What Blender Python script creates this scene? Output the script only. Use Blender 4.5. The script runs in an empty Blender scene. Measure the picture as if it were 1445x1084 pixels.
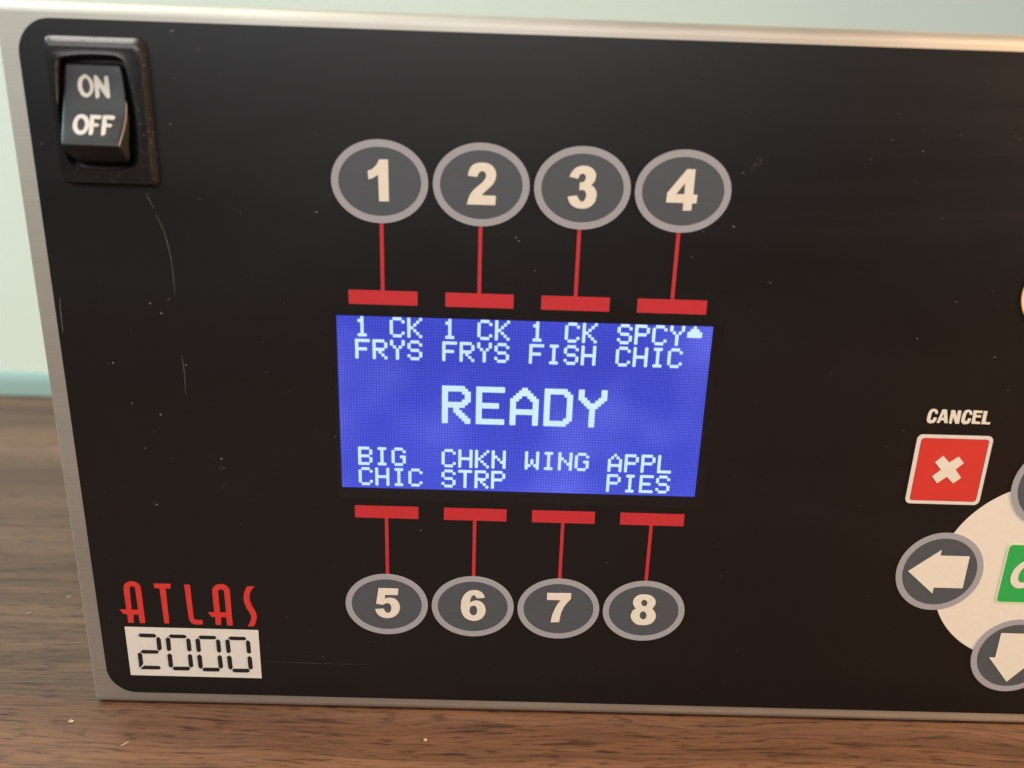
import bpy, bmesh, math, random
from mathutils import Vector, Matrix
from mathutils.geometry import tessellate_polygon

random.seed(7)
S = 0.0005                      # one display dot = 0.5 mm; panel drawing below is in dots
VB = 161.0                      # panel row that touches the table
scene = bpy.context.scene

# ------------------------------------------------------------------ camera
F_PX, CX, CY = 1085.97, 722.5, 542.0
ROT = Matrix(((0.999489, -0.031848, -0.002725),      # camera right / down / forward in panel axes
              (0.029691, 0.956600, -0.289886),
              (0.011839, 0.289657, 0.957057)))
CAM = Vector((57.211, -55.459, -258.045))

def to_world(u, v, h=0.0):      # panel u (right), v (down), h (towards the viewer)
    return Vector((u * S, -h * S, (VB - v) * S))

cam_data = bpy.data.cameras.new('camera')
cam = bpy.data.objects.new('camera', cam_data)
scene.collection.objects.link(cam)
ax = [Vector((r[0], r[2], -r[1])) for r in ROT]
cam.matrix_world = Matrix.Translation(to_world(CAM.x, CAM.y, -CAM.z)) @ Matrix((
    (ax[0].x, -ax[1].x, -ax[2].x), (ax[0].y, -ax[1].y, -ax[2].y), (ax[0].z, -ax[1].z, -ax[2].z))).to_4x4()
cam_data.sensor_width = 36.0
cam_data.lens = 36.0 * F_PX / 1445.0
cam_data.clip_start = 0.005
cam_data.clip_end = 20.0
cam_data.dof.use_dof = True
cam_data.dof.focus_distance = 0.147
cam_data.dof.aperture_fstop = 12.5
scene.camera = cam

# ------------------------------------------------------------------ light
world = bpy.data.worlds.new('World')
scene.world = world
world.use_nodes = True
wbg = world.node_tree.nodes['Background']
wbg.inputs['Color'].default_value = (0.95, 0.97, 0.93, 1)
wbg.inputs['Strength'].default_value = 0.11

def area(name, loc, target, size, power, color, size_y=None):
    d = bpy.data.lights.new(name, 'AREA')
    d.energy = power
    d.color = color
    d.size = size
    if size_y:
        d.shape = 'RECTANGLE'
        d.size_y = size_y
    o = bpy.data.objects.new(name, d)
    scene.collection.objects.link(o)
    o.location = loc
    o.rotation_euler = (Vector(target) - Vector(loc)).to_track_quat('-Z', 'Y').to_euler()
    return o

area('window_light', (-0.80, 0.07, 0.55), (0.0, 0.2, 0.04), 0.5, 8.2, (0.70, 0.99, 1.0))
lamp = area('warm_lamp', (0.80, -0.080, 0.30), (0.0, -0.24, 0.03), 0.08, 4.2, (1.0, 0.66, 0.39))
lamp.data.spread = math.radians(70)
area('front_fill', (-0.10, -0.62, 0.42), (0.02, 0.0, 0.10), 0.75, 3.3, (0.98, 0.98, 0.97), 0.30)  # added fill from the camera side, for the label sheen and the numerals
area('ceiling_light', (-0.66, -0.18, 1.30), (-0.02, 0.0, 0.06), 0.5, 8.5, (1.0, 0.95, 0.86))

vs = scene.view_settings
vs.view_transform = 'Standard'
vs.look = 'None'
vs.exposure = 0.0
vs.gamma = 1.0
vs.use_curve_mapping = False

# ------------------------------------------------------------------ pixel helpers (photograph px -> surfaces)
def ray(x, y):
    c = Vector(((x - CX) / F_PX, (y - CY) / F_PX, 1.0))
    return ROT.transposed() @ c

def P(x, y, h=0.0):             # photo pixel -> panel (u, v) on the plane h dots in front of the panel
    d = ray(x, y)
    t = (-h - CAM.z) / d.z
    return (CAM.x + d.x * t, CAM.y + d.y * t)

def on_table(x, y, z=0.0):      # photo pixel -> point on the table
    d = ray(x, y)
    t = (VB - z / S - CAM.y) / d.y
    q = CAM + d * t
    return Vector((q.x * S, q.z * S, z))

# ------------------------------------------------------------------ material helpers
def new_mat(name):
    m = bpy.data.materials.new(name)
    m.use_nodes = True
    nt = m.node_tree
    return m, nt, nt.nodes['Principled BSDF']

def nd(nt, kind, **kw):
    n = nt.nodes.new(kind)
    for k, v in kw.items():
        setattr(n, k, v)
    return n

def ramp(nt, src, stops):
    r = nd(nt, 'ShaderNodeValToRGB')
    cr = r.color_ramp
    while len(cr.elements) < len(stops):
        cr.elements.new(0.5)
    for e, (p, c) in zip(cr.elements, stops):
        e.position = p
        e.color = c if len(c) == 4 else (*c, 1)
    nt.links.new(src, r.inputs[0])
    return r.outputs[0]

def coords(nt, scale, kind='Object', rot=(0, 0, 0)):
    tc = nd(nt, 'ShaderNodeTexCoord')
    mp = nd(nt, 'ShaderNodeMapping')
    mp.inputs['Scale'].default_value = scale
    mp.inputs['Rotation'].default_value = rot
    nt.links.new(tc.outputs[kind], mp.inputs[0])
    return mp.outputs[0]

def noise(nt, vec, scale, detail=4.0, rough=0.55, dist=0.0):
    n = nd(nt, 'ShaderNodeTexNoise')
    n.inputs['Scale'].default_value = scale
    n.inputs['Detail'].default_value = detail
    n.inputs['Roughness'].default_value = rough
    n.inputs['Distortion'].default_value = dist
    nt.links.new(vec, n.inputs['Vector'])
    return n.outputs[0]

def bump(nt, bsdf, height, strength, dist):
    b = nd(nt, 'ShaderNodeBump')
    b.inputs['Strength'].default_value = strength
    b.inputs['Distance'].default_value = dist
    nt.links.new(height, b.inputs['Height'])
    nt.links.new(b.outputs[0], bsdf.inputs['Normal'])

def mixc(nt, fac, a, b, mode='MIX'):
    m = nd(nt, 'ShaderNodeMix', data_type='RGBA', blend_type=mode)
    if hasattr(fac, 'links'):
        nt.links.new(fac, m.inputs[0])
    else:
        m.inputs[0].default_value = fac
    for i, c in ((6, a), (7, b)):
        if hasattr(c, 'links'):
            nt.links.new(c, m.inputs[i])
        else:
            m.inputs[i].default_value = (*c, 1) if len(c) == 3 else c
    return m.outputs[2]

def print_mat(name, col, rough=0.42, spec=0.5):
    """screen-printed ink on the textured plastic overlay"""
    m, nt, b = new_mat(name)
    v = coords(nt, (1, 1, 1))
    n = noise(nt, v, 900, 3)
    lo = tuple(c * 0.975 for c in col)
    hi = tuple(min(1, c * 1.02) for c in col)
    nt.links.new(ramp(nt, n, [(0.3, lo), (0.7, hi)]), b.inputs['Base Color'])
    b.inputs['Roughness'].default_value = rough
    b.inputs['Specular IOR Level'].default_value = spec
    fine = noise(nt, v, 5200, 2)
    bump(nt, b, fine, 0.12, 0.00004)
    return m

def make_label_mat():
    m, nt, b = new_mat('black_overlay')
    v = coords(nt, (1, 1, 1))
    n = noise(nt, v, 40, 4)
    nt.links.new(ramp(nt, n, [(0.3, (0.0011, 0.0012, 0.0017)), (0.75, (0.0019, 0.0020, 0.0027))]), b.inputs['Base Color'])
    r = noise(nt, coords(nt, (9, 30, 34), 'Object', (0, 0.6, 0)), 1.0, 6, 0.65, 1.2)
    rr = nd(nt, 'ShaderNodeMapRange')
    rr.inputs['To Min'].default_value = 0.27
    rr.inputs['To Max'].default_value = 0.48
    nt.links.new(r, rr.inputs[0])
    nt.links.new(rr.outputs[0], b.inputs['Roughness'])
    b.inputs['Specular IOR Level'].default_value = 0.48
    fine = noise(nt, v, 4200, 3, 0.6)
    bump(nt, b, fine, 0.10, 0.00005)
    return m

def make_alu_mat():
    m, nt, b = new_mat('brushed_aluminium')
    b.inputs['Metallic'].default_value = 1.0
    v = coords(nt, (6, 60, 900))
    n = noise(nt, v, 6.0, 5, 0.6)
    v2 = coords(nt, (1, 1, 1))
    n2 = noise(nt, v2, 45, 4)
    c1 = ramp(nt, n, [(0.25, (0.55, 0.51, 0.455)), (0.75, (0.66, 0.62, 0.56))])
    c2 = ramp(nt, n2, [(0.35, (0.90, 0.89, 0.87)), (0.7, (1, 1, 1))])
    nt.links.new(mixc(nt, 1.0, c1, c2, 'MULTIPLY'), b.inputs['Base Color'])
    rr = nd(nt, 'ShaderNodeMapRange')
    rr.inputs['To Min'].default_value = 0.52
    rr.inputs['To Max'].default_value = 0.66
    nt.links.new(n, rr.inputs[0])
    nt.links.new(rr.outputs[0], b.inputs['Roughness'])
    bump(nt, b, n, 0.10, 0.00008)
    return m

def make_plastic(name, col, rough, dusty=0.0):
    m, nt, b = new_mat(name)
    v = coords(nt, (1, 1, 1))
    n = noise(nt, v, 700, 4, 0.6)
    body = ramp(nt, n, [(0.35, col), (0.8, tuple(c * 1.5 + 0.002 for c in col))])
    b.inputs['Roughness'].default_value = rough
    if dusty:                                    # lint caught on the moulded plastic
        f = noise(nt, v, 2300, 3, 0.7)
        big = noise(nt, v, 160, 3)
        m1 = ramp(nt, f, [(0.60, (0, 0, 0)), (0.72, (1, 1, 1))])
        m2 = ramp(nt, big, [(0.42, (0, 0, 0)), (0.66, (dusty,) * 3)])
        msk = mixc(nt, 1.0, m1, m2, 'MULTIPLY')
        body = mixc(nt, msk, body, (0.16, 0.135, 0.11))
        nt.links.new(ramp(nt, msk, [(0.0, (rough,) * 3), (0.4, (0.85,) * 3)]), b.inputs['Roughness'])
    nt.links.new(body, b.inputs['Base Color'])
    b.inputs['Specular IOR Level'].default_value = 0.5
    bump(nt, b, noise(nt, v, 2600, 3), 0.18, 0.00006)
    return m

def make_wood_mat():
    m, nt, b = new_mat('walnut_laminate')
    warp = noise(nt, coords(nt, (5, 22, 1)), 1.0, 3)
    base = coords(nt, (1, 1, 1))
    add = nd(nt, 'ShaderNodeVectorMath', operation='ADD')
    sc = nd(nt, 'ShaderNodeVectorMath', operation='SCALE')
    comb = nd(nt, 'ShaderNodeCombineXYZ')
    nt.links.new(warp, comb.inputs[1])
    nt.links.new(comb.outputs[0], sc.inputs[0])
    sc.inputs['Scale'].default_value = 0.020
    nt.links.new(base, add.inputs[0])
    nt.links.new(sc.outputs[0], add.inputs[1])
    def mapped(s):
        mp = nd(nt, 'ShaderNodeMapping')
        mp.inputs['Scale'].default_value = s
        nt.links.new(add.outputs[0], mp.inputs[0])
        return mp.outputs[0]
    broad = noise(nt, mapped((2.5, 48, 1)), 1.0, 3, 0.5)
    mid = noise(nt, mapped((9, 330, 1)), 1.0, 5, 0.65)
    fib = noise(nt, mapped((30, 1500, 1)), 1.0, 4, 0.65)
    pores = noise(nt, mapped((55, 1050, 1)), 1.0, 2, 0.5)
    col = ramp(nt, broad, [(0.30, (0.086, 0.040, 0.022)), (0.46, (0.130, 0.064, 0.035)),
                           (0.58, (0.165, 0.083, 0.046)), (0.74, (0.200, 0.104, 0.059))])
    col = mixc(nt, 0.9, col, ramp(nt, mid, [(0.28, (0.55, 0.51, 0.48)), (0.50, (0.95, 0.94, 0.92)), (0.75, (1.25, 1.22, 1.18))]), 'MULTIPLY')
    col = mixc(nt, 0.8, col, ramp(nt, fib, [(0.30, (0.62, 0.60, 0.58)), (0.52, (1, 1, 1)), (0.75, (1.25, 1.22, 1.18))]), 'MULTIPLY')
    col = mixc(nt, 1.0, col, ramp(nt, pores, [(0.32, (0.42, 0.40, 0.38)), (0.42, (1, 1, 1))]), 'MULTIPLY')
    short = noise(nt, mapped((190, 1700, 1)), 1.0, 3, 0.6)
    col = mixc(nt, 1.0, col, ramp(nt, short, [(0.34, (0.45, 0.42, 0.40)), (0.46, (1, 1, 1)), (0.64, (1, 1, 1)), (0.74, (1.45, 1.40, 1.32))]), 'MULTIPLY')
    pores = short
    nt.links.new(col, b.inputs['Base Color'])
    b.inputs['Roughness'].default_value = 0.42
    b.inputs['Specular IOR Level'].default_value = 0.5
    bump(nt, b, pores, 0.25, 0.00010)
    return m

def make_wall_mat():
    m, nt, b = new_mat('pale_green_paint')
    v = coords(nt, (1, 1, 1))
    n = noise(nt, v, 9, 4)
    nt.links.new(ramp(nt, n, [(0.3, (0.69, 0.80, 0.74)), (0.7, (0.73, 0.835, 0.78))]), b.inputs['Base Color'])
    b.inputs['Roughness'].default_value = 0.75
    bump(nt, b, noise(nt, v, 400, 4), 0.25, 0.0004)
    return m

def make_lcd_mat():
    """blue backlit graphic display: 128 x 64 dots with darker gaps between them"""
    m, nt, b = new_mat('blue_backlit_display')
    v = coords(nt, (1 / S, 1 / S, 1 / S))
    sep = nd(nt, 'ShaderNodeSeparateXYZ')
    nt.links.new(v, sep.inputs[0])
    def gap(sock, pitch):
        d = nd(nt, 'ShaderNodeMath', operation='DIVIDE')
        nt.links.new(sock, d.inputs[0]); d.inputs[1].default_value = pitch
        f = nd(nt, 'ShaderNodeMath', operation='FRACT')
        nt.links.new(d.outputs[0], f.inputs[0])
        s = nd(nt, 'ShaderNodeMath', operation='SUBTRACT')
        nt.links.new(f.outputs[0], s.inputs[0]); s.inputs[1].default_value = 0.5
        a = nd(nt, 'ShaderNodeMath', operation='ABSOLUTE')
        nt.links.new(s.outputs[0], a.inputs[0])
        return a.outputs[0]
    mx = nd(nt, 'ShaderNodeMath', operation='MAXIMUM')
    nt.links.new(gap(sep.outputs[0], 1.0), mx.inputs[0])
    nt.links.new(gap(sep.outputs[2], 0.9924), mx.inputs[1])
    grid = ramp(nt, mx.outputs[0], [(0.30, (1, 1, 1)), (0.47, (0.42, 0.42, 0.60))])
    cloud = noise(nt, coords(nt, (22, 22, 22)), 1.0, 3)
    tone = ramp(nt, cloud, [(0.32, (0.046, 0.068, 0.58)), (0.52, (0.066, 0.092, 0.72)), (0.66, (0.15, 0.185, 0.92))])
    col = mixc(nt, 1.0, tone, grid, 'MULTIPLY')
    # edge-lit backlight: the lamps sit along the lower and right edges of the module
    mr = nd(nt, 'ShaderNodeMapRange')
    mr.inputs['From Min'].default_value = -63.5
    mr.inputs['From Max'].default_value = 0.0
    nt.links.new(sep.outputs[2], mr.inputs[0])
    edge = ramp(nt, mr.outputs[0], [(0.0, (1.22, 1.20, 1.10)), (0.35, (1.0, 1.0, 1.0)), (0.75, (0.88, 0.88, 0.92)), (1.0, (0.98, 0.98, 1.0))])
    col = mixc(nt, 1.0, col, edge, 'MULTIPLY')
    b.inputs['Base Color'].default_value = (0.006, 0.006, 0.02, 1)
    b.inputs['Roughness'].default_value = 0.3
    b.inputs['Specular IOR Level'].default_value = 0.25
    nt.links.new(col, b.inputs['Emission Color'])
    b.inputs['Emission Strength'].default_value = 1.0
    return m

def make_lcd_text_mat():
    m, nt, b = new_mat('lit_display_dots')
    n = noise(nt, coords(nt, (30, 30, 30)), 1.0, 2)
    nt.links.new(ramp(nt, n, [(0.3, (0.50, 0.76, 1.0)), (0.7, (0.62, 0.86, 1.0))]), b.inputs['Emission Color'])
    b.inputs['Base Color'].default_value = (0.05, 0.05, 0.06, 1)
    b.inputs['Emission Strength'].default_value = 1.0
    return m

M = {
    'label': make_label_mat(),
    'alu': make_alu_mat(),
    'cream': print_mat('cream_ink', (0.82, 0.755, 0.64)),
    'white': print_mat('white_ink', (0.76, 0.725, 0.66)),
    'ring': print_mat('light_grey_ink', (0.365, 0.362, 0.39)),
    'grey': print_mat('dark_grey_ink', (0.076, 0.088, 0.102)),
    'red': print_mat('red_ink', (0.56, 0.026, 0.036)),
    'logo_red': print_mat('bright_red_ink', (0.66, 0.038, 0.028)),
    'green': print_mat('green_ink', (0.022, 0.42, 0.085)),
    'lime': print_mat('pale_green_ink', (0.62, 0.80, 0.42)),
    'orange': print_mat('orange_ink', (0.75, 0.30, 0.06)),
    'black_ink': print_mat('black_ink', (0.009, 0.008, 0.008)),
    'switch': make_plastic('black_switch_plastic', (0.008, 0.008, 0.008), 0.23, 0.6),
    'rocker': make_plastic('black_rocker_plastic', (0.005, 0.005, 0.005), 0.42),
    'switch_print': print_mat('white_switch_print', (0.60, 0.585, 0.55), 0.6),
    'lcd': make_lcd_mat(),
    'lcd_text': make_lcd_text_mat(),
    'window': make_plastic('dark_display_window', (0.0035, 0.0035, 0.005), 0.25),
    'wood': make_wood_mat(),
    'wall': make_wall_mat(),
    'dust': make_plastic('pale_dust', (0.24, 0.225, 0.205), 0.9),
    'scratch': make_plastic('pale_scratch', (0.085, 0.082, 0.078), 0.7),
    'crumb': make_plastic('pale_crumb', (0.30, 0.25, 0.19), 0.8),
}
# added strip at the wall foot: shade put into a deeper blue green
m, nt, b = new_mat('teal_shade')
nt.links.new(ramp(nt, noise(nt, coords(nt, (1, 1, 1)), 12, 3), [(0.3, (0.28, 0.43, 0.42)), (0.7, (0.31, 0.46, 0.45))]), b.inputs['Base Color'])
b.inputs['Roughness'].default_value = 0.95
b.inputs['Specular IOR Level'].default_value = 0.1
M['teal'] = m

# ------------------------------------------------------------------ mesh helpers
def link(name, me, mat=None, parent=None):
    o = bpy.data.objects.new(name, me)
    if mat:
        me.materials.append(M[mat])
    scene.collection.objects.link(o)
    if parent:
        o.parent = parent
    return o

def empty(name, loc=(0, 0, 0)):
    o = bpy.data.objects.new(name, None)
    o.empty_display_size = 0.01
    o.location = loc
    scene.collection.objects.link(o)
    return o

def tag(o, label, cat, group=None):
    o['label'] = label
    o['category'] = cat
    if group:
        o['group'] = group

def spline(pts, n=6):
    """closed contour; points (x, y) are smooth, (x, y, 1) are corners"""
    N = len(pts)
    out = []
    g = lambda i: Vector(pts[i % N][:2])
    corner = lambda i: len(pts[i % N]) > 2
    for i in range(N):
        p1, p2 = g(i), g(i + 1)
        out.append(p1)
        if corner(i) and corner(i + 1):
            continue
        p0 = p1 - (p2 - p1) if corner(i) else g(i - 1)
        p3 = p2 + (p2 - p1) if corner(i + 1) else g(i + 2)
        for k in range(1, n):
            t = k / n
            out.append(0.5 * ((2 * p1) + (p2 - p0) * t + (2 * p0 - 5 * p1 + 4 * p2 - p3) * t * t + (3 * p1 - p0 - 3 * p2 + p3) * t ** 3))
    return [(p.x, p.y) for p in out]

def corners(pts):
    return [(x, y, 1) for x, y in pts]

def signed(poly):
    return 0.5 * sum(poly[i][0] * poly[(i + 1) % len(poly)][1] - poly[(i + 1) % len(poly)][0] * poly[i][1] for i in range(len(poly)))

def plate(name, contours, h, mat, parent, thick=0.06, place=None):
    """flat printed piece: list of shapes, each [outer, hole, hole...] in panel (u, v); top at h, thin side walls"""
    verts, faces = [], []
    for shape in contours:
        loops = []
        for k, poly in enumerate(shape):
            poly = list(poly)
            if (signed(poly) > 0) != (k == 0):
                poly.reverse()
            loops.append(poly)
        base = len(verts)
        flat = [q for l in loops for q in l]
        for u, v in flat:
            verts.append(place(u, v, 0.0) if place else to_world(u, v, h))
        for u, v in flat:
            verts.append(place(u, v, -thick) if place else to_world(u, v, h - thick))
        n = len(flat)
        tris = tessellate_polygon([[Vector((u, v, 0)) for u, v in l] for l in loops])
        for t in tris:
            a, b_, c = [Vector((*flat[i], 0)) for i in t]
            ar = (b_ - a).cross(c - a).z
            if abs(ar) < 1e-12:
                continue
            t = t if ar > 0 else (t[0], t[2], t[1])
            faces.append([base + i for i in t])
        k = base
        for l in loops:
            L = len(l)
            for i in range(L):
                j = (i + 1) % L
                faces.append([k + j, k + i, k + i + n, k + j + n])
            k += L
    me = bpy.data.meshes.new(name)
    me.from_pydata([tuple(v) for v in verts], [], faces)
    bm = bmesh.new(); bm.from_mesh(me)
    bmesh.ops.recalc_face_normals(bm, faces=bm.faces)
    # open shells: make sure the front looks at the viewer (-y)
    bm.faces.ensure_lookup_table()
    s = sum(f.normal.y * f.calc_area() for f in bm.faces)
    if s > 0:
        bmesh.ops.reverse_faces(bm, faces=bm.faces)
    bm.to_mesh(me); bm.free()
    return link(name, me, mat, parent)

def circle(cx, cy, rx, ry=None, n=72):
    ry = ry or rx
    return [(cx + rx * math.cos(2 * math.pi * i / n), cy + ry * math.sin(2 * math.pi * i / n)) for i in range(n)]

def rect(u0, v0, u1, v1, r=0.0, n=8):
    if r <= 0:
        return [(u0, v0), (u1, v0), (u1, v1), (u0, v1)]
    out = []
    for cx, cy, a0 in ((u1 - r, v0 + r, -90), (u1 - r, v1 - r, 0), (u0 + r, v1 - r, 90), (u0 + r, v0 + r, 180)):
        for k in range(n + 1):
            a = math.radians(a0 + 90 * k / n)
            out.append((cx + r * math.cos(a), cy + r * math.sin(a)))
    return out

def from_px(pts, origin, scale, h=0.5, smooth=True):
    """contour traced on an enlargement of the photograph -> panel (u, v)"""
    q = spline(pts) if smooth else [p[:2] for p in pts]
    return [P(origin[0] + x / scale, origin[1] + y / scale, h) for x, y in q]

def smooth_shade(o, ang=40):
    me = o.data
    for p in me.polygons:
        p.use_smooth = True
    try:
        me.set_sharp_from_angle(angle=math.radians(ang))
    except Exception:
        pass

# ------------------------------------------------------------------ the setting: table and wall
WALL_Y = on_table(36, 558.9).y
bm = bmesh.new()
bmesh.ops.create_cube(bm, size=1.0)
for v in bm.verts:
    v.co = Vector((v.co.x * 2.4 + 0.1, (-0.75 if v.co.y < 0 else WALL_Y), 0.0 if v.co.z > 0 else -0.03))
me = bpy.data.meshes.new('table_top'); bm.to_mesh(me); bm.free()
table = link('table_top', me, 'wood')
table['kind'] = 'structure'

bm = bmesh.new()
bmesh.ops.create_cube(bm, size=1.0)
for v in bm.verts:
    v.co = Vector((v.co.x * 2.6 + 0.1, WALL_Y + (0.001 if v.co.y < 0 else 0.06), 1.3 if v.co.z > 0 else -0.2))
me = bpy.data.meshes.new('wall'); bm.to_mesh(me); bm.free()
wall = link('wall', me, 'wall')
wall['kind'] = 'structure'
# added low rounded strip in place of the shade where wall and table meet
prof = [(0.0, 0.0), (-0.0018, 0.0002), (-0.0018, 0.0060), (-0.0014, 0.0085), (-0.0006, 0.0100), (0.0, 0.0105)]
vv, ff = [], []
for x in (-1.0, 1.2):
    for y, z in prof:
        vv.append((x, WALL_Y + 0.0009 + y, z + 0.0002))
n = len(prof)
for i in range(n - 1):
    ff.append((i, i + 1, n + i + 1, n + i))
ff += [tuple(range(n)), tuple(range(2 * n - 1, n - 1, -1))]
me = bpy.data.meshes.new('shade_strip'); me.from_pydata(vv, [], ff)
bs = link('shade_strip', me, 'teal', wall)
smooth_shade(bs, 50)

# ------------------------------------------------------------------ the timer unit
U0, U1, V0, V1 = -101.4, 345.0, -95.4, VB
unit = empty('kitchen_timer', (0, 0, 0))
tag(unit, 'brushed aluminium kitchen timer with black keypad face and lit blue display on wooden table', 'timer')

def make_housing():
    R_top, R_bot, depth = 4.2, 3.0, 120.0
    prof = []                                    # (depth into box, v)
    N = 10
    for k in range(N + 1):
        a = math.radians(90 * k / N)
        prof.append((R_top - R_top * math.sin(a), V0 + R_top - R_top * math.cos(a)))
    for k in range(N + 1):
        a = math.radians(90 * k / N)
        prof.append((R_bot - R_bot * math.cos(a), V1 - R_bot + R_bot * math.sin(a)))
    prof.append((depth, V1)); prof.append((depth, V0))
    bm = bmesh.new()
    A = [bm.verts.new(to_world(U0, v, -d)) for d, v in prof]
    B = [bm.verts.new(to_world(U1, v, -d)) for d, v in prof]
    n = len(prof)
    for i in range(n):
        j = (i + 1) % n
        bm.faces.new((A[i], B[i], B[j], A[j]))
    ca = bm.faces.new(A); cb = bm.faces.new(list(reversed(B)))
    bmesh.ops.recalc_face_normals(bm, faces=bm.faces)
    ed = list(set(ca.edges) | set(cb.edges))
    bmesh.ops.bevel(bm, geom=ed, offset=0.7 * S, segments=3, profile=0.5, affect='EDGES')
    me = bpy.data.meshes.new('housing'); bm.to_mesh(me); bm.free()
    o = link('housing', me, 'alu', unit)
    smooth_shade(o, 35)
    return o
make_housing()

H_LABEL = 0.4
label = plate('keypad_label', [[rect(-95.35, -89.9, U1 - 6, 155.1, 11.0, 14)]], H_LABEL, 'label', unit, 0.4)
L1, L2, L3, L4 = 0.46, 0.52, 0.58, 0.64

# ---- traced numerals
NUM = {}
NUM['1'] = ((500, 200), 9.03, [[(315, 225, 1), (428, 228, 1), (440, 762, 1), (315, 760, 1), (303, 420, 1), (265, 445), (222, 468), (178, 480, 1), (170, 370, 1), (230, 345), (282, 292), (315, 225, 1)]])
NUM['2'] = ((645, 220), 13.55, [[(205, 380, 1), (225, 290), (270, 205), (350, 150), (470, 130), (590, 145), (680, 200), (735, 285), (747, 370), (725, 470), (670, 560), (580, 645), (505, 715), (470, 755, 1), (742, 765, 1), (730, 945, 1), (185, 930, 1), (205, 850), (240, 755), (300, 670), (390, 585), (480, 510), (540, 430), (554, 365), (530, 312), (480, 292), (430, 312), (405, 350), (385, 405, 1)]])
NUM['3'] = ((790, 225), 13.55, [[(180, 330, 1), (235, 235), (310, 160), (400, 128), (470, 122), (560, 138), (640, 190), (685, 260), (690, 330), (665, 420), (600, 490, 1), (660, 540), (698, 620), (700, 700), (670, 810), (600, 890), (510, 935), (420, 943), (310, 925), (220, 870), (165, 780), (150, 710, 1), (330, 690, 1), (350, 740), (385, 790), (425, 808), (470, 780), (500, 710), (500, 650), (475, 600), (430, 585), (370, 590, 1), (385, 435, 1), (430, 437), (475, 410), (498, 350), (485, 300), (440, 272), (390, 290), (365, 330), (350, 372, 1)]])
NUM['4'] = ((930, 230), 13.55, [corners([(540, 120), (700, 122), (655, 605), (735, 610), (715, 775), (632, 775), (615, 912), (450, 912), (465, 768), (135, 755), (155, 575)]), corners([(500, 385), (485, 597), (328, 600)])])
NUM['5'] = ((515, 820), 18.07, [[(345, 180, 1), (850, 195, 1), (838, 360, 1), (510, 355, 1), (505, 455, 1), (570, 435), (650, 430), (760, 455), (850, 540), (888, 650), (880, 740), (830, 840), (730, 915), (600, 945), (460, 930), (350, 870), (285, 790), (265, 715, 1), (475, 705, 1), (500, 760), (545, 805), (590, 815), (640, 790), (668, 720), (665, 640), (630, 585), (570, 562), (510, 580), (455, 610, 1), (285, 578, 1)]])
NUM['6'] = ((635, 823), 18.07, [[(880, 375, 1), (870, 320), (800, 230), (700, 187), (600, 180), (480, 205), (370, 290), (300, 420), (275, 580), (295, 740), (370, 870), (480, 935), (600, 962), (720, 945), (830, 880), (895, 770), (905, 660), (870, 560), (790, 480), (690, 445), (600, 455), (508, 497, 1), (520, 420), (550, 345), (600, 310), (640, 325), (690, 390, 1)],
                                [(600, 575), (655, 595), (690, 660), (685, 750), (650, 805), (600, 825), (545, 805), (505, 750), (500, 680), (525, 605)]])
NUM['7'] = ((755, 827), 18.07, [[(310, 178, 1), (925, 185, 1), (912, 335, 1), (830, 420), (740, 530), (680, 650), (640, 780), (615, 922, 1), (395, 928, 1), (430, 770), (480, 640), (550, 500), (655, 365, 1), (305, 355, 1)]])
NUM['8'] = ((875, 830), 18.07, [[(620, 165), (750, 180), (850, 240), (905, 330), (890, 430), (818, 530, 1), (880, 600), (910, 690), (890, 800), (810, 890), (700, 935), (570, 945), (430, 925), (330, 850), (275, 750), (280, 660), (330, 570), (400, 528, 1), (350, 450), (330, 370), (360, 270), (450, 190), (540, 168)],
                                circle(617, 383, 78, 83, 12), circle(587, 698, 86, 104, 12)])

# ---- number keys with their red pointers to the display
KEY_U = (15.4, 48.3, 81.15, 113.95)
BAR = ((4.2, 27.5), (36.9, 60.0), (69.4, 92.6), (102.0, 125.65))
LINE_U = (15.75, 48.3, 80.9, 113.7)
for i in range(8):
    row, c = divmod(i, 4)
    kv = -44.55 if row == 0 else 112.05
    ku = KEY_U[c] - (0.1 if row else 0)
    key = plate('number_key', [[circle(ku, kv, 13.55, 11.0)]], L2, 'grey', unit)
    plate('key_ring', [[circle(ku, kv, 15.7, 13.15), circle(ku, kv, 13.4, 10.85)]], L2 + 0.03, 'ring', key, 0.1)
    org, sc, cs = NUM[str(i + 1)]
    plate('numeral', [[from_px(q, org, sc, L3) for q in cs]], L3, 'cream', key)
    b0, b1 = BAR[c]
    lu = LINE_U[c]
    if row == 0:
        poly = [(lu - 0.62, -31.6), (lu + 0.62, -31.6), (lu + 0.62, -9.05), (b1, -9.05), (b1, -4.2), (b0, -4.2), (b0, -9.05), (lu - 0.62, -9.05)]
    else:
        poly = [(b0, 70.75), (b1, 70.75), (b1, 75.65), (lu + 0.62, 75.65), (lu + 0.62, 99.2), (lu - 0.62, 99.2), (lu - 0.62, 75.65), (b0, 75.65)]
    plate('pointer_bar', [[poly]], L1, 'red', unit)

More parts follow.
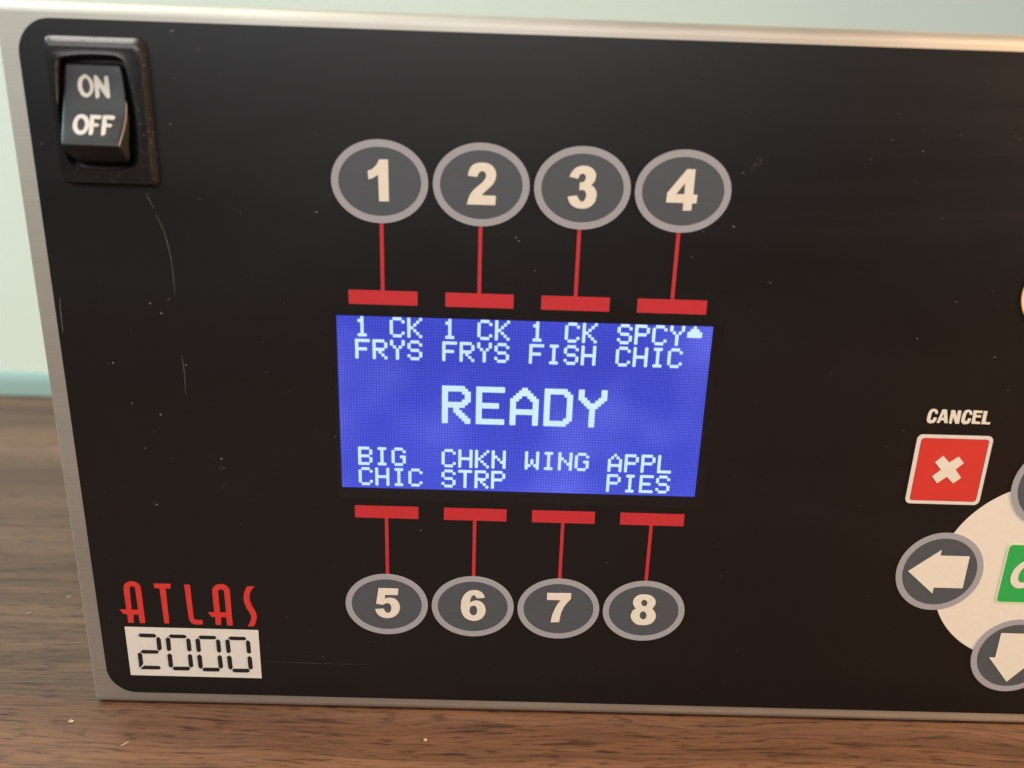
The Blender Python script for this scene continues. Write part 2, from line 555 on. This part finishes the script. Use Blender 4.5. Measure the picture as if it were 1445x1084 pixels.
# ---- display
A = 0.9924
plate('display_window', [[rect(-1.6, -1.6, 132.4, 68.0, 0.8)]], 0.43, 'window', unit, 0.05)
lcd = plate('display_screen', [[rect(-0.2, -0.15, 128.6, 63.6)]], L1, 'lcd', unit, 0.02)
lcd.data.transform(Matrix.Translation(-to_world(0, 0, 0)))      # local origin on the first dot
lcd.location = to_world(0, 0, 0)
FONT = {
    '1': '00100 01100 00100 00100 00100 00100 01110',
    'A': '00100 01010 10001 10001 11111 10001 10001',
    'B': '11110 10001 10001 11110 10001 10001 11110',
    'C': '01110 10001 10000 10000 10000 10001 01110',
    'D': '11110 10001 10001 10001 10001 10001 11110',
    'E': '11111 10000 10000 11110 10000 10000 11111',
    'F': '11111 10000 10000 11110 10000 10000 10000',
    'G': '01110 10001 10000 10011 10001 10001 01110',
    'H': '10001 10001 10001 11111 10001 10001 10001',
    'I': '01110 00100 00100 00100 00100 00100 01110',
    'K': '10001 10010 10100 11000 10100 10010 10001',
    'L': '10000 10000 10000 10000 10000 10000 11111',
    'N': '10001 10001 11001 10101 10011 10001 10001',
    'P': '11110 10001 10001 11110 10000 10000 10000',
    'R': '11110 10001 10001 11110 10100 10010 10001',
    'S': '01110 10001 10000 01110 00001 10001 01110',
    'T': '11111 00100 00100 00100 00100 00100 00100',
    'W': '10001 10001 10001 10101 10101 11011 10001',
    'Y': '10001 10001 01010 00100 00100 00100 00100',
    '^': '00000 00100 01110 11111 11111 00000 00000',
}
def dots(text, cell, row):
    out = set()
    for k, ch in enumerate(text):
        if ch == ' ':
            continue
        for r, line in enumerate(FONT[ch].split()):
            for c, bit in enumerate(line):
                if bit == '1':
                    out.add(((cell + k) * 6 + c, row * 8 + r))
    return out

def lcd_text(dset, name='screen_text'):
    verts, faces = [], []
    g = -0.05
    for (c, r) in sorted(dset):
        # widen a dot over the gap to its lit neighbour, as lit cells glow into each other
        x0, x1 = c + g, c + 1 - g
        if (c + 1, r) in dset: x1 = c + 1 - 0.004
        if (c - 1, r) in dset: x0 = c + 0.004
        y0, y1 = (r + g) * A, (r + 1 - g) * A
        if (c, r + 1) in dset: y1 = (r + 1 - 0.004) * A
        if (c, r - 1) in dset: y0 = (r + 0.004) * A
        b0 = len(verts)
        k = 0.18
        ring = [(x0 + k, y0), (x1 - k, y0), (x1, y0 + k), (x1, y1 - k), (x1 - k, y1), (x0 + k, y1), (x0, y1 - k), (x0, y0 + k)]
        n4 = lambda dc, dr: (c + dc, r + dr) in dset
        cut = [not (n4(0, -1) or n4(-1, 0)), not (n4(0, -1) or n4(1, 0)), not (n4(0, 1) or n4(1, 0)), not (n4(0, 1) or n4(-1, 0))]
        pts = []
        for cc, (pa, pb, pc) in zip(cut, ((ring[7], ring[0], (x0, y0)), (ring[1], ring[2], (x1, y0)), (ring[3], ring[4], (x1, y1)), (ring[5], ring[6], (x0, y1)))):
            pts += [pa, pb] if cc else [pc]
        for u, v in pts:
            verts.append(to_world(u, v, L1 + 0.02) - lcd.location)
        faces.append(list(range(b0, b0 + len(pts))))
    me = bpy.data.meshes.new(name)
    me.from_pydata([tuple(v) for v in verts], [], faces)
    return link(name, me, 'lcd_text', lcd)

def lcd_big(text, cell, row):
    """double size text: each dot becomes 2 x 2, diagonals are smoothed by filling the steps"""
    out = set()
    for k, ch in enumerate(text):
        rows = FONT[ch].split()
        on = {(c, r) for r in range(7) for c in range(5) if rows[r][c] == '1'}
        o = set()
        for c, r in on:
            for i in (0, 1):
                for j in (0, 1):
                    o.add((2 * c + i, 2 * r + j))
        for c, r in on:                          # diagonal neighbours: two filler dots at the joint
            for dc in (-1, 1):
                if (c + dc, r + 1) in on and (c + dc, r) not in on and (c, r + 1) not in on:
                    x = 2 * c + (1 if dc > 0 else 0)
                    o.add((x + dc, 2 * r + 1)); o.add((x, 2 * r + 2))
        out |= {(cell * 6 + 12 * k + c, row * 8 + r) for c, r in o}
    return out

for words in ((('1 CK', 1, 0), ('FRYS', 1, 1)), (('1 CK', 6, 0), ('FRYS', 6, 1)), (('1 CK', 11, 0), ('FISH', 11, 1)),
              (('SPCY', 16, 0), ('CHIC', 16, 1)), (('^', 20, -0.125),),
              (('BIG', 1, 6), ('CHIC', 1, 7)), (('CHKN', 6, 6), ('STRP', 6, 7)), (('WING', 11, 6),), (('APPL', 16, 6), ('PIES', 16, 7))):
    ds = set()
    for w, c, r in words:
        ds |= {(x, int(y)) for x, y in dots(w, c, r)}
    lcd_text(ds)
lcd_text(lcd_big('READY', 6, 3))

# ---- cancel key and its word
KC = (219.5, 50.2)
ck = plate('cancel_key', [[rect(207.6, 38.1, 232.0, 62.4, 1.1)]], L2, 'logo_red', unit)
plate('key_border', [[rect(206.0, 36.7, 233.4, 63.7, 2.0), rect(207.5, 38.0, 232.1, 62.5, 1.2)]], L2 + 0.03, 'white', ck, 0.1)
plate('cross_mark', [[from_px(corners([(518, 508), (570, 468), (607, 510), (668, 472), (700, 513), (648, 555), (683, 607), (632, 643), (592, 600), (530, 642), (498, 598), (555, 556)]), (1205, 540), 4.517, L3)]], L3, 'cream', ck)
CZ = ((1300, 570), 13.136)
C_ = [(305, 188, 1), (312, 150), (290, 110), (240, 94), (180, 108), (140, 160), (112, 250), (105, 310), (130, 350), (180, 360), (240, 345), (275, 300), (290, 255, 1), (235, 250, 1), (215, 290), (190, 305), (172, 285), (185, 220), (205, 160), (235, 137), (255, 150), (258, 185, 1)]
word = [[C_], [corners([(395, 105), (480, 108), (490, 358), (425, 355), (425, 308), (360, 305), (335, 354), (285, 352)]), corners([(418, 180), (420, 255), (380, 255)])],
        [corners([(560, 115), (630, 118), (662, 245), (680, 122), (748, 125), (700, 370), (632, 368), (590, 240), (562, 368), (512, 362)])],
        [[(q[0] + 638, q[1] + 17) + q[2:] for q in C_]],
        [corners([(975, 120), (1145, 130), (1135, 172), (1030, 168), (1020, 208), (1115, 212), (1105, 255), (1010, 250), (1000, 325), (1098, 335), (1088, 377), (930, 368)])],
        [corners([(1165, 130), (1232, 138), (1190, 335), (1282, 345), (1268, 384), (1112, 375)])]]
plate('cancel_word', [[from_px(c, *CZ, L1) for c in sh] for sh in word], L1, 'cream', unit)

# ---- arrow pad
PC = (260.45, 91.7)
plate('arrow_pad', [[circle(PC[0], PC[1], 37.5, n=120)]], L1, 'cream', unit)
ARW = [(-12.0, 0.0), (-1.0, -9.3), (-1.0, -6.9), (10.1, -6.9), (10.1, 6.7), (-1.0, 6.7), (-1.0, 9.3)]
for ang in (0, 90, 180, 270):
    a = math.radians(ang)
    cu, cv = PC[0] - 36.05 * math.cos(a), PC[1] - 36.05 * math.sin(a)
    k = plate('arrow_key', [[circle(cu, cv, 14.2)]], L2, 'grey', unit)
    plate('key_ring', [[circle(cu, cv, 16.45), circle(cu, cv, 14.05)]], L2 + 0.03, 'ring', k, 0.1)
    plate('arrow_mark', [[(cu + x * math.cos(a) - y * math.sin(a), cv + x * math.sin(a) + y * math.cos(a)) for x, y in ARW]] and
          [[[(cu + x * math.cos(a) - y * math.sin(a), cv + x * math.sin(a) + y * math.cos(a)) for x, y in ARW]]], L3, 'cream', k)
ok = plate('confirm_key', [[rect(248.7, 79.6, 272.2, 103.8, 1.4)]], L2, 'green', unit)
plate('key_border', [[rect(248.2, 79.1, 272.7, 104.3, 1.8), rect(248.6, 79.5, 272.3, 103.9, 1.45)]], L2 + 0.03, 'lime', ok, 0.1)
def slant(pts, cv):
    return [(x - (y - cv) * 0.18, y) for x, y in pts]
plate('letter', [[slant(circle(257.2, 91.6, 5.3, 6.2, 40), 91.6), slant(circle(257.2, 91.6, 2.5, 3.7, 40), 91.6)]], L3, 'cream', ok)

# ---- round cream key with an orange edge at the right
rk = plate('round_key', [[circle(243.9, -14.8, 11.85)]], L2, 'cream', unit)
plate('key_ring', [[circle(243.9, -14.8, 12.1), circle(243.9, -14.8, 11.75)]], L2 + 0.03, 'orange', rk, 0.1)

# ---- name plate at the lower left: red word and seven-segment number
AZ, BZ = ((160, 810), 13.136), ((270, 815), 13.136)
lt = []
lt.append([from_px([(115, 662, 1), (240, 660, 1), (190, 280), (208, 195), (260, 152), (330, 138), (420, 158), (482, 212), (508, 290), (590, 910, 1), (490, 912, 1), (465, 755, 1), (370, 755, 1), (378, 905, 1), (275, 905, 1), (255, 745, 1), (190, 745, 1)], *AZ, L1),
           from_px([(300, 300), (308, 250), (345, 230), (385, 240), (405, 290), (458, 665, 1), (335, 665, 1)], *AZ, L1)])
lt.append([from_px(corners([(745, 180), (1060, 185), (1055, 270), (965, 270), (1035, 915), (945, 918), (855, 270), (760, 262)]), *AZ, L1)])
lt.append([from_px([(259.7, 825.2, 1), (267.7, 825.2, 1), (272.6, 868, 1), (273.6, 873.2), (276.5, 874.7), (285.6, 875.3, 1), (286.1, 881.2, 1), (276.5, 881.4), (269.5, 878.5), (266.3, 872, 1)], (0, 0), 1.0, L1)])
lt.append([from_px([(310, 645, 1), (425, 645, 1), (388, 265), (405, 185), (460, 140), (540, 124), (620, 140), (682, 192), (710, 275), (765, 890, 1), (665, 890, 1), (645, 738, 1), (550, 738, 1), (550, 880, 1), (455, 880, 1), (440, 730, 1), (370, 730, 1)], *BZ, L1),
           from_px([(496, 285), (508, 238), (545, 220), (588, 235), (607, 285), (645, 650, 1), (530, 650, 1)], *BZ, L1)])
lt.append([from_px([(1035, 165, 1), (1170, 165, 1), (1110, 240), (1077, 340), (1087, 440), (1132, 540), (1190, 640), (1210, 740), (1195, 830), (1160, 905, 1), (1045, 905, 1), (1090, 820), (1110, 740), (1080, 650), (1020, 560), (977, 440), (972, 330), (995, 240)], *BZ, L1)])
plate('name_word', lt, L1, 'logo_red', unit)
npl = plate('number_plate', [[rect(-86.0, 125.0, -34.6, 147.0)]], L1, 'white', unit)
DZ = ((175, 875), 12.75)
two = [[(255, 275), (290, 243), (545, 250), (588, 290), (550, 318), (290, 308)], [(580, 330), (620, 303), (660, 345), (680, 520), (640, 557), (600, 530)],
       [(293, 575), (330, 538), (600, 545), (630, 575), (600, 607), (335, 603)], [(245, 605), (280, 583), (325, 615), (347, 790), (290, 860), (275, 845)],
       [(295, 885), (360, 820), (635, 828), (665, 862), (635, 890)]]
zero = [[(800, 290), (835, 260), (1095, 268), (1130, 302), (1100, 330), (840, 325)], [(748, 335), (785, 310), (828, 335), (850, 535), (810, 565), (772, 540)],
        [(1118, 352), (1155, 325), (1195, 360), (1215, 545), (1180, 573), (1138, 545)], [(778, 630), (820, 600), (862, 630), (885, 835), (845, 862), (805, 830)],
        [(1147, 640), (1185, 610), (1225, 640), (1248, 830), (1212, 860), (1168, 830)], [(870, 870), (905, 838), (1165, 842), (1195, 875), (1165, 910), (905, 905)]]
for segs, dx, dy in ((two, 0, 0), (zero, 0, 0), (zero, 42.0, 1.5), (zero, 84.1, 2.9)):
    plate('segment_digit', [[from_px(corners(q), (DZ[0][0] + dx, DZ[0][1] + dy), DZ[1], L2)] for q in segs], L2, 'black_ink', npl)

# ------------------------------------------------------------------ rocker switch
HB = 4.0                                         # bezel height in dots
def px_list(pts, h):
    return [P(x, y, h) for x, y in pts]

def make_bezel():
    tl, tr, br, bl = [P(x, y, HB) for x, y in ((62, 60.5), (195.5, 67), (211.5, 256), (88.6, 257))]
    u0, u1 = (tl[0] + bl[0]) / 2, (tr[0] + br[0]) / 2
    v0, v1 = (tl[1] + tr[1]) / 2, (bl[1] + br[1]) / 2
    hole_px = [(84, 81.5), (100, 78.6), (122, 77.2), (145, 77.8), (163, 79.6), (174.5, 87), (180, 104), (184.6, 124.7), (190.6, 157), (193.4, 180), (195, 205), (194, 229), (187, 236), (168, 239.8), (147, 241), (125, 239.6), (106, 236), (97, 226), (90.5, 205), (85, 175), (81.5, 145), (79.5, 115), (79.5, 90)]
    hole = px_list(spline(hole_px, 3), HB)
    n = len(hole)
    def outer(inset, r, up=0.0):
        c = rect(u0 + inset, v0 + inset - up, u1 - inset, v1 - inset, r, 10)
        # resample to n points by angle so that rings can be bridged
        cu, cv = (u0 + u1) / 2, (v0 + v1) / 2
        res = []
        for hu, hv in hole:
            d = Vector((hu - cu, hv - cv))
            best = None
            for i in range(len(c)):
                a, b_ = Vector(c[i]), Vector(c[(i + 1) % len(c)])
                e = b_ - a
                den = d.x * e.y - d.y * e.x
                if abs(den) < 1e-12:
                    continue
                w = a - Vector((cu, cv))
                t = (w.x * e.y - w.y * e.x) / den
                s = (w.x * d.y - w.y * d.x) / den
                if t > 0 and -1e-6 <= s <= 1 + 1e-6:
                    best = (cu + d.x * t, cv + d.y * t)
                    break
            res.append(best)
        return res
    cu, cv = (u0 + u1) / 2, (v0 + v1) / 2
    grow = lambda ring, f: [(cu + (a - cu) * f, cv + (b_ - cv) * f) for a, b_ in ring]
    rings = [(outer(-1.15, 1.8, 1.9), 0.2), (outer(-1.0, 1.7, 1.8), 1.6), (outer(-0.9, 1.65, 1.6), 2.2), (outer(-0.55, 1.6, 0.25), 3.5), (outer(-0.42, 1.5, 0.1), HB - 0.13), (outer(-0.2, 1.4), HB), (outer(0.9, 1.0), HB),
             (grow(hole, 1.035), HB), (grow(hole, 1.012), HB + 0.10), (hole, HB - 0.12), (grow(hole, 0.985), HB - 0.6), (grow(hole, 0.98), 0.3)]
    verts, faces = [], []
    for ring, h in rings:
        for u, v in ring:
            verts.append(tuple(to_world(u, v, h)))
    for k in range(len(rings) - 1):
        for i in range(n):
            j = (i + 1) % n
            faces.append((k * n + i, k * n + j, (k + 1) * n + j, (k + 1) * n + i))
    me = bpy.data.meshes.new('switch_bezel')
    me.from_pydata(verts, [], faces)
    bm = bmesh.new(); bm.from_mesh(me)
    bmesh.ops.recalc_face_normals(bm, faces=bm.faces)
    f = max(bm.faces, key=lambda q: q.calc_area())
    if sum(q.normal.y * q.calc_area() for q in bm.faces) > 0:
        bmesh.ops.reverse_faces(bm, faces=bm.faces)
    bm.to_mesh(me); bm.free()
    o = link('switch_bezel', me, 'switch', unit)
    smooth_shade(o, 24)
    return o
bezel = make_bezel()

def make_rocker():
    # side profile (v, height): thin top end, hollow middle, thick lip at the lower end, underside back into the bezel
    vt = P(130, 90, 2.6)[1]
    vl = P(130, 205, 10.0)[1]
    vbm = P(140, 233, 2.0)[1]
    span = vl - vt
    dv = vbm - vl
    # (v, height, change of half width)
    prof = [(vt - 0.45, -1.5, -1.6), (vt - 0.4, 1.2, -1.6), (vt - 0.2, 2.1, -1.1), (vt + 0.25, 2.6, -0.45), (vt + 0.9, 2.75, -0.1), (vt + 0.16 * span, 3.0, 0.3), (vt + 0.35 * span, 3.6, 0.75),
            (vt + 0.5 * span, 4.4, 0.95), (vt + 0.64 * span, 5.5, 1.0), (vt + 0.78 * span, 7.1, 0.75), (vt + 0.88 * span, 8.5, 0.45), (vt + 0.955 * span, 9.4, 0.15), (vl - 0.15, 9.85, 0.0),
            (vl + 0.15, 9.9, -0.02), (vl + 0.45, 9.65, 0.0), (vl + 0.75, 9.1, 0.0),
            (vl + 0.40 * dv, 7.4, 0.1), (vl + 0.72 * dv, 4.6, -0.3), (vl + 0.88 * dv, 3.2, -1.0), (vbm, 2.0, -2.4), (vbm + 0.1, -1.5, -2.6)]
    uL = P(89.5, 93.6, 2.7)[0]
    uR = P(171.5, 93.6, 2.7)[0]
    hw, cu = (uR - uL) / 2, (uR + uL) / 2
    # cross-section of each station: rounded front corners, sides run back into the bezel
    sec = [(-1.0, -1), (-1.0, -0.55), (-0.985, -0.22), (-0.95, -0.05), (-0.88, 0.0), (-0.4, 0.0), (0.0, 0.0), (0.4, 0.0), (0.88, 0.0), (0.95, -0.05), (0.985, -0.22), (1.0, -0.55), (1.0, -1)]
    verts, faces = [], []
    m = len(sec)
    for k, (v, h, dw) in enumerate(prof):
        w = hw + dw
        for sx, sh in sec:
            hh = h + (sh * 1.5 if sh > -1 else 0)
            if sh <= -1:
                hh = -1.6
            verts.append(tuple(to_world(cu + sx * w + (0.2 * (1 if sx > 0 else -1) if sh <= -1 else 0), v, min(hh, h))))
    for k in range(len(prof) - 1):
        for i in range(m - 1):
            faces.append((k * m + i, k * m + i + 1, (k + 1) * m + i + 1, (k + 1) * m + i))
    me = bpy.data.meshes.new('rocker')
    me.from_pydata(verts, [], faces)
    bm = bmesh.new(); bm.from_mesh(me)
    bmesh.ops.recalc_face_normals(bm, faces=bm.faces)
    if sum(q.normal.y * q.calc_area() for q in bm.faces) > 0:
        bmesh.ops.reverse_faces(bm, faces=bm.faces)
    bm.to_mesh(me); bm.free()
    o = link('rocker', me, 'rocker', unit)
    smooth_shade(o, 50)
    return o, prof
rocker, RP = make_rocker()
FRONT = [q[:2] for q in RP[2:14]]
def rocker_h(v):
    for (v0, h0), (v1, h1) in zip(FRONT, FRONT[1:]):
        if v0 <= v <= v1:
            return h0 + (h1 - h0) * (v - v0) / (v1 - v0)
    return FRONT[0][1] if v < FRONT[0][0] else FRONT[-1][1]

def px_on_rocker(x, y):
    h = 3.0
    for _ in range(40):
        u, v = P(x, y, h)
        h = 0.5 * h + 0.5 * rocker_h(v)
    return P(x, y, h)

OZ = ((95, 95), 10.324)
def rk(pts):
    return [px_on_rocker(OZ[0][0] + x / OZ[1], OZ[0][1] + y / OZ[1]) for x, y in spline(pts, 5)]
on_word = [[rk([(250, 103), (320, 140), (375, 220), (385, 300), (355, 390), (290, 440), (220, 415), (170, 340), (153, 250), (175, 160)]),
            rk([(265, 158), (310, 200), (335, 290), (320, 360), (280, 383), (240, 350), (215, 280), (222, 200)])],
           [rk([(388, 140), (412, 120), (440, 133), (540, 280, 1), (540, 150), (565, 130), (598, 150), (620, 425), (600, 447), (570, 435), (460, 285, 1), (468, 425), (438, 450), (415, 430)])]]
off_word = [[rk([(205, 683), (280, 710), (318, 790), (310, 880), (260, 960), (185, 985), (120, 955), (82, 880), (90, 790), (140, 710)]),
             rk([(205, 740), (245, 770), (262, 830), (240, 900), (190, 925), (150, 890), (145, 830), (160, 770)])],
            [rk([(335, 715), (360, 695), (480, 700), (497, 728), (475, 757), (390, 752, 1), (388, 818, 1), (445, 822), (460, 845), (435, 867), (385, 860, 1), (370, 965), (340, 985), (315, 965)])],
            [rk([(520, 720), (545, 700), (675, 705), (693, 735), (670, 765), (575, 757, 1), (570, 825, 1), (635, 828), (650, 850), (625, 875), (565, 870, 1), (552, 970), (522, 992), (495, 970)])]]
lift = lambda u, v, d: to_world(u, v, rocker_h(v) + 0.12 + (0 if d == 0 else -0.12))
plate('switch_word', on_word, 0, 'switch_print', rocker, 0.12, lift)
plate('switch_word', off_word, 0, 'switch_print', rocker, 0.12, lift)

# ------------------------------------------------------------------ wear on the overlay: scratches, dust
def strip(pts_px, width, h=H_LABEL + 0.03):
    q = [Vector(P(x, y, h)) for x, y in pts_px]
    left, right = [], []
    for i, a in enumerate(q):
        t = (q[min(i + 1, len(q) - 1)] - q[max(i - 1, 0)]).normalized()
        nrm = Vector((-t.y, t.x))
        w = width * 0.5 * (0.25 + 0.75 * math.sin(math.pi * (i + 0.5) / len(q))) * random.uniform(0.7, 1.2)
        left.append(tuple(a + nrm * w)); right.append(tuple(a - nrm * w))
    return left + right[::-1]
def curve_px(pts, n=8):
    out = []
    for i in range(len(pts) - 1):
        p0, p1, p2, p3 = [Vector(pts[min(max(j, 0), len(pts) - 1)]) for j in (i - 1, i, i + 1, i + 2)]
        for k in range(n):
            t = k / n
            out.append(tuple(0.5 * ((2 * p1) + (p2 - p0) * t + (2 * p0 - 5 * p1 + 4 * p2 - p3) * t * t + (3 * p1 - p0 - 3 * p2 + p3) * t ** 3)))
    return out + [pts[-1]]
for pts, w in (([(206, 272), (212, 285), (218, 294)], 0.22), ([(220, 303), (233, 332), (242, 370), (247, 415)], 0.26), ([(256, 500), (260, 525), (262, 556)], 0.2),
               ([(84, 420), (86, 445), (89, 470)], 0.3), ([(217, 706), (219, 713), (224, 710)], 0.16), ([(309, 664), (312, 660), (309, 657)], 0.12), ([(312, 690), (316, 684), (323, 679)], 0.12), ([(372, 933), (440, 936), (520, 938)], 0.06)):
    plate('scratch', [[strip(curve_px(pts), w)]], H_LABEL + 0.03, 'scratch', label, 0.02)

def blob(u, v, r, el, ang):
    k = random.randint(5, 7)
    ca, sa = math.cos(ang), math.sin(ang)
    out = []
    for i in range(k):
        a = 2 * math.pi * i / k
        x, y = r * el * math.cos(a) * random.uniform(0.7, 1.2), r * math.sin(a) * random.uniform(0.7, 1.2)
        out.append((u + x * ca - y * sa, v + x * sa + y * ca))
    return out
shapes = []
seen_px = [(222, 712), (316, 660), (313, 647), (227, 585), (263, 515), (228, 442), (238, 422), (212, 428), (445, 188), (447, 299), (466, 275), (728, 335), (732, 340), (755, 382),
           (976, 363), (1035, 320), (1048, 244), (1083, 398), (1087, 399), (1274, 607), (1294, 478), (1329, 308), (1349, 426), (1400, 411), (1403, 504), (1422, 550), (1017, 812),
           (1015, 767), (856, 794), (547, 911), (560, 762), (594, 748), (515, 793), (518, 815), (472, 798), (150, 782), (248, 812), (405, 870), (438, 890), (365, 928), (1215, 714), (1270, 665),
           (246, 110), (280, 69), (241, 175), (235, 240), (60, 203), (72, 216), (245, 43), (242, 44), (473, 616), (478, 605), (660, 694), (672, 695), (797, 700), (830, 699), (385, 355), (340, 300), (160, 512), (187, 569), (205, 632)]
for x, y in seen_px:
    u, v = P(x, y, 0.45)
    shapes.append([blob(u, v, random.uniform(0.09, 0.2), random.uniform(1, 2.6), random.uniform(0, 3.14))])
for _ in range(300):
    u, v = random.uniform(-92, 280), random.uniform(-87, 152)
    if -4 < u < 134 and -62 < v < 130 and random.random() < 0.5:
        continue
    shapes.append([blob(u, v, 0.04 + 0.08 * random.random() ** 3, random.uniform(1, 2.6), random.uniform(0, 3.14))])
def clear(sh):
    u, v = sh[0][0]
    if -2 < u < 130 and -2 < v < 66: return False
    if -90 < u < -53 and -86 < v < -38: return False
    if v < -89 or v > 154: return False
    return True
dust = plate('dust', [s for s in shapes if clear(s)], L4 + 0.05, 'dust', label, 0.03)
dust['kind'] = 'stuff'
# chalky smear beside the fourth key
sm = []
for _ in range(90):
    t = random.random()
    x, y = 1052 + 26 * t + random.gauss(0, 4), 243 - 22 * t + random.gauss(0, 4)
    u, v = P(x, y, 0.45)
    sm.append([blob(u, v, random.uniform(0.03, 0.09), random.uniform(1, 3), -0.7)])
smear = plate('smear', sm, H_LABEL + 0.04, 'scratch', label, 0.02)
smear['kind'] = 'stuff'

# ------------------------------------------------------------------ crumbs on the table
def crumb(x, y, r, el, ang, lab):
    bm = bmesh.new()
    bmesh.ops.create_icosphere(bm, subdivisions=2, radius=1.0)
    for v in bm.verts:
        v.co *= random.uniform(0.8, 1.15)
        v.co = Vector((v.co.x * r * el, v.co.y * r, v.co.z * r * 0.6))
    me = bpy.data.meshes.new('crumb'); bm.to_mesh(me); bm.free()
    o = link('crumb', me, 'crumb')
    p = on_table(x, y, 0.0)
    o.location = (p.x, p.y, r * 0.5)
    o.rotation_euler = (0, 0, ang)
    tag(o, lab, 'crumb', 'crumbs on the table')
    smooth_shade(o, 60)
crumb(42, 866, 0.00028, 2.2, 0.6, 'tiny long pale crumb on the table left of the timer')
crumb(97, 843, 0.00026, 2.2, 0.6, 'tiny long pale crumb on the table close beside the timer edge')
crumb(100, 1019, 0.00038, 1.3, 0.2, 'round pale crumb on the table before the timer corner')
crumb(600, 1045, 0.00034, 1.2, 1.2, 'pale crumb on the wood grain below the number keys')
crumb(176, 1050, 0.00012, 7.0, 0.9, 'thin pale fibre on the table below the red name')
